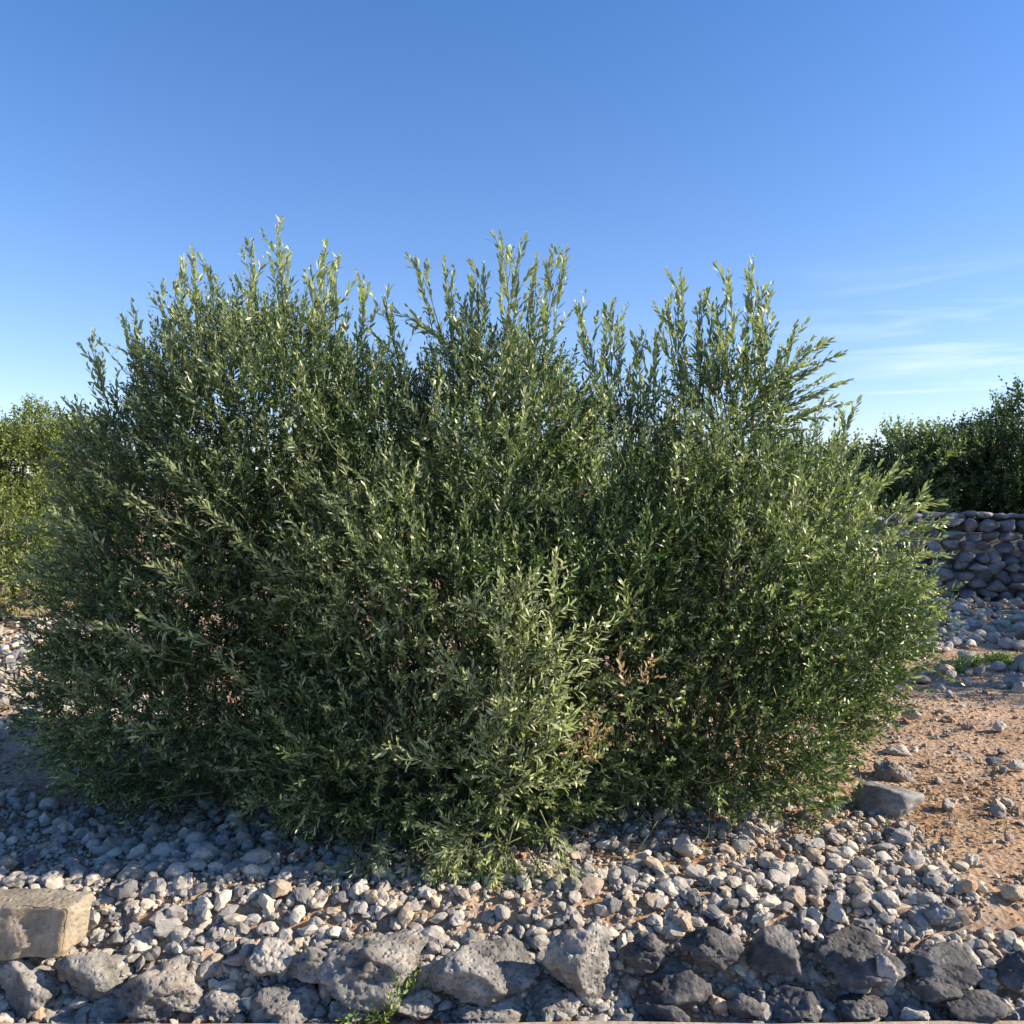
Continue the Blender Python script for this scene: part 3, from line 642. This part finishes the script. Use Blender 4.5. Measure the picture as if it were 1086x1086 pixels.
    for c, r in ell[:7]:
        c = np.array(c); r = np.array(r)
        for k in range(6):
            tip = c+r*unit(rng.normal(size=3)+np.array([0, 0, .9]))*.8; foot = np.array([np.clip(c[0]*.75, -1.3, 1.2)+rng.normal(0, .10), 3.85+rng.normal(0, .08), -.04])
            pth = curve_path(foot, tip, rng.normal(0, .10, 3), 10, .015); r0 = rng.uniform(.012, .028)
            paths.append(pth); rads.append(np.linspace(r0, r0*.22, 10))
            for q in range(3):
                s = pth[rng.integers(4, 9)]; e = s+unit(rng.normal(size=3)+np.array([0, 0, .5]))*rng.uniform(.25, .5)
                paths.append(curve_path(s, e, rng.normal(0, .03, 3), 10, .01)); rads.append(np.linspace(r0*.35, .002, 10))
    V, Fc = tubes(np.array(paths), np.array(rads), 7); loc(mesh_np('stems', V, [Fc], M_BARK, o, True))
    # dry brown twigs caught in the front
    for grp, lb in ((((668, 745, 655, 695), (672, 742, 690, 700)), 'dry brown sprig right of centre in the front of the bush'), (((640, 800, 620, 765), (640, 800, 600, 785), (612, 820, 635, 770)), 'dry brown sprig low in the front of the bush'), (((520, 880, 545, 830),), 'small dry sprig near the ground')):
        dp = Plant()
        for bx, by, tx, ty in grp:
            leader(dp, at(bx, by, 3.12), at(tx, ty, 2.98), 5, side=(.04, .08), bow=.1, young=.7, spread=45, spacing=.020, leaf=(.034, .008), width=(.008, .002))
            loc(dp.foliage('dry_sprig', M_DEADLEAF, o))['label'] = lb; dp = Plant()
    tag(o, 'huge dense wild olive bush with upright silvery shoots filling the view', 'olive bush')
bush()

# ================================================================== TREES BEHIND
def far_tree(name, x, y, H, rx, mat, label, cat, group, seed, n=5200, leaf=.07, clear=.1, nell=9, spacing=.035, gap=-.18, younger=.35, up=.5, lsc=1.0):
    global rng
    keep = rng; rng = np.random.default_rng(seed)
    ell = [((0, 0, H*.55), (rx*.72, rx*.7, H*.36))]
    for k in range(nell):
        a = k*2.4+rng.uniform(0, 1); rr = rx*rng.uniform(.35, .66); z = H*rng.uniform(clear+.22, .84); s = rx*rng.uniform(.30, .48)
        ell.append(((math.cos(a)*rr, math.sin(a)*rr, z), (s, s, s*rng.uniform(.6, .95))))
    ell.append(((rng.normal(0, .1)*rx, 0, H*.82), (rx*.36, rx*.36, H*.18)))
    o = empty(name, (x, y, float(zg(x, y)))); pl = Plant()
    fill_crown(pl, ell, n, zmin=H*clear*.5, shell=.52, inner=.35, noise=(3.4/rx, .20), gap=(gap, 3.2/rx), lrange=(.14*rx*lsc, .30*rx*lsc), up=up, younger=younger, seed=seed, spacing=spacing, leaf=(leaf, leaf*.2), width=(leaf*.36, leaf*.06), maxn=12, ang=(48, 14))
    pl.foliage('crown', mat, o)
    paths, rads = [], []
    r0 = .05*H; trunk = curve_path((0, 0, -.05), (rng.normal(0, .1), rng.normal(0, .1), H*.45), rng.normal(0, .05, 3), 10, .03); paths.append(trunk); rads.append(np.linspace(r0, r0*.5, 10))
    for c, r in ell[1:]:
        s = trunk[rng.integers(3, 9)]; paths.append(curve_path(s, c, rng.normal(0, .05, 3), 10, .02)); rads.append(np.linspace(r0*.42, r0*.08, 10))
    V, Fc = tubes(np.array(paths), np.array(rads), 7); mesh_np('trunk', V, [Fc], M_BARK, o, True)
    tag(o, label, cat, group); rng = keep
    return o
def tree_px(px, pytop, Y, rx, *a, **k):
    x = (px-543)/F*Y; H = CH+(HZ-pytop)/F*Y; return far_tree(a[0], x, Y, H, rx, *a[1:], **k)
G1 = 'trees behind the dry stone wall'; G2 = 'trees beyond the left end of the bush'
tree_px(955, 458, 12.2, 1.0, 'olive_tree', M_OLIVE2, 'grey green olive tree rising over the wall, nearest the bush', 'tree', G1, 21, n=11000, younger=.5)
tree_px(1005, 474, 12.6, .95, 'olive_tree', M_OLIVE2, 'low dark olive tree over the wall between its taller neighbours', 'tree', G1, 22, n=10000, younger=.35)
tree_px(1090, 418, 11.9, 1.1, 'evergreen_tree', M_OLIVE2, 'tall dark evergreen tree over the wall at the right edge', 'tree', G1, 23, n=16000, younger=.15)
tree_px(1180, 430, 12.4, 1.4, 'evergreen_tree', M_OLIVE2, 'dark evergreen tree further along the wall, beyond the right edge', 'tree', G1, 24, n=5000)
for k, (px, py, Y, rx, lb) in enumerate(((870, 470, 13.2, 1.3, 'olive tree behind the wall hidden by the right shoulder of the bush'), (700, 470, 13.8, 1.4, 'olive tree behind the middle of the bush'), (540, 465, 14, 1.4, 'olive tree straight behind the centre of the bush'), (380, 470, 13.5, 1.4, 'olive tree behind the left half of the bush'))):
    tree_px(px, py, Y, rx, 'olive_tree', M_OLIVE2, lb, 'tree', G1, 31+k, n=4500, leaf=.10, spacing=.05)
tree_px(30, 436, 10.5, 1.15, 'pine_tree', M_PINE, 'tall yellow green tree with a clumped rounded top at far left', 'tree', G2, 41, n=45000, leaf=.05, up=.25, lsc=.5, nell=13, spacing=.026, gap=-.05, younger=.65)
tree_px(84, 452, 11.5, .8, 'pine_tree', M_PINE, 'yellow green tree top just touching the left side of the bush', 'tree', G2, 42, n=24000, leaf=.05, up=.25, lsc=.5, spacing=.026, gap=-.05, younger=.6)
tree_px(-6, 515, 8.4, .72, 'shrub', M_PINE, 'bright olive green rounded shrub at the left edge below the tall tree', 'shrub', G2, 43, n=6500, leaf=.05, clear=.02, younger=.75)
tree_px(62, 560, 8.8, .55, 'shrub', M_OLIVE2, 'darker low shrub between the bright shrub and the olive bush', 'shrub', G2, 44, n=4000, leaf=.05, clear=.02, younger=.4)
tree_px(-110, 440, 11, 1.5, 'pine_tree', M_PINE, 'yellow green tree beyond the left edge', 'tree', G2, 45, n=4000, leaf=.08)
# trees beside the clearing whose shade falls across the foreground rocks and the far soil
far_tree('olive_tree', 3.75, 1.50, 1.66, .76, M_OLIVE2, 'young olive tree just outside the right edge, shading the rocks', 'tree', 'olives right of the clearing', 51, n=9000, leaf=.06, clear=.02, gap=-.6, nell=12)
far_tree('olive_tree', 9.2, 5.6, 3.3, 1.35, M_OLIVE2, 'olive tree right of the clearing, shading the soil before the wall', 'tree', 'olives right of the clearing', 52, n=4500, leaf=.10, clear=.02, gap=-.6, spacing=.05)
far_tree('olive_tree', 9.7, 7.6, 3.2, 1.3, M_OLIVE2, 'olive tree between its neighbours outside the right edge', 'tree', 'olives right of the clearing', 54, n=5000, leaf=.10, clear=.02, gap=-.6, spacing=.05)
far_tree('olive_tree', 9.9, 9.5, 3.4, 1.5, M_OLIVE2, 'olive tree by the wall outside the right edge', 'tree', 'olives right of the clearing', 53, n=4500, leaf=.10, clear=.02, gap=-.6, spacing=.05)

# ================================================================== SMALL PLANTS
def weed(cx, cy, Y, n, Lm, label, seed, spread=.7, group=None, name='weed', leaf=.022):
    global rng
    keep = rng; rng = np.random.default_rng(seed); c = at(cx, cy, Y); o = empty(name, c); pl = Plant()
    D = unit(np.stack([rng.normal(0, spread, n), rng.normal(0, spread, n), np.ones(n)], -1)); P = rng.normal(0, .012, (n, 3))*np.array([1, 1, 0])
    pl.add(shoots(P, D, rng.uniform(.4, 1, n)*Lm, rng.normal(0, .25, (n, 3)), young=rng.uniform(.4, .9, n), spacing=.016, leaf=(leaf, leaf*.25), width=(leaf*.30, leaf*.08), ang=(55, 12)))
    pl.foliage('leaves', M_WEED, o); pl.twigs('stalks', M_WEED, o)
    tag(o, label, 'weed', group); rng = keep
weed(404, 1086, 2.47, 11, .17, 'spindly bright green weed growing from the rocks at bottom centre left', 61, .6, 'green weeds')
weed(378, 1088, 2.46, 5, .06, 'tiny green weed sprouting beside the spindly weed', 62, .8, 'green weeds')
weed(440, 1058, 2.52, 4, .09, 'small green weed on the stepped grey rock', 63, .8, 'green weeds')
for k, (px, py, lb) in enumerate(((1030, 706, 'low green weed patch left in the shaded strip before the wall'), (1060, 703, 'low green weed patch in the middle of the shaded strip before the wall'), (1080, 708, 'low green weed patch at the right edge in the shaded strip'), (1010, 712, 'low green weed patch nearest the bush in the shaded strip'))):
    x, y = gpt(px, py); weed(px, py, y, 60, .14, lb, 70+k, 1.6, 'low weeds before the wall', 'weed_patch', .03)
print('stones', nstone, 'objects', len(bpy.data.objects))
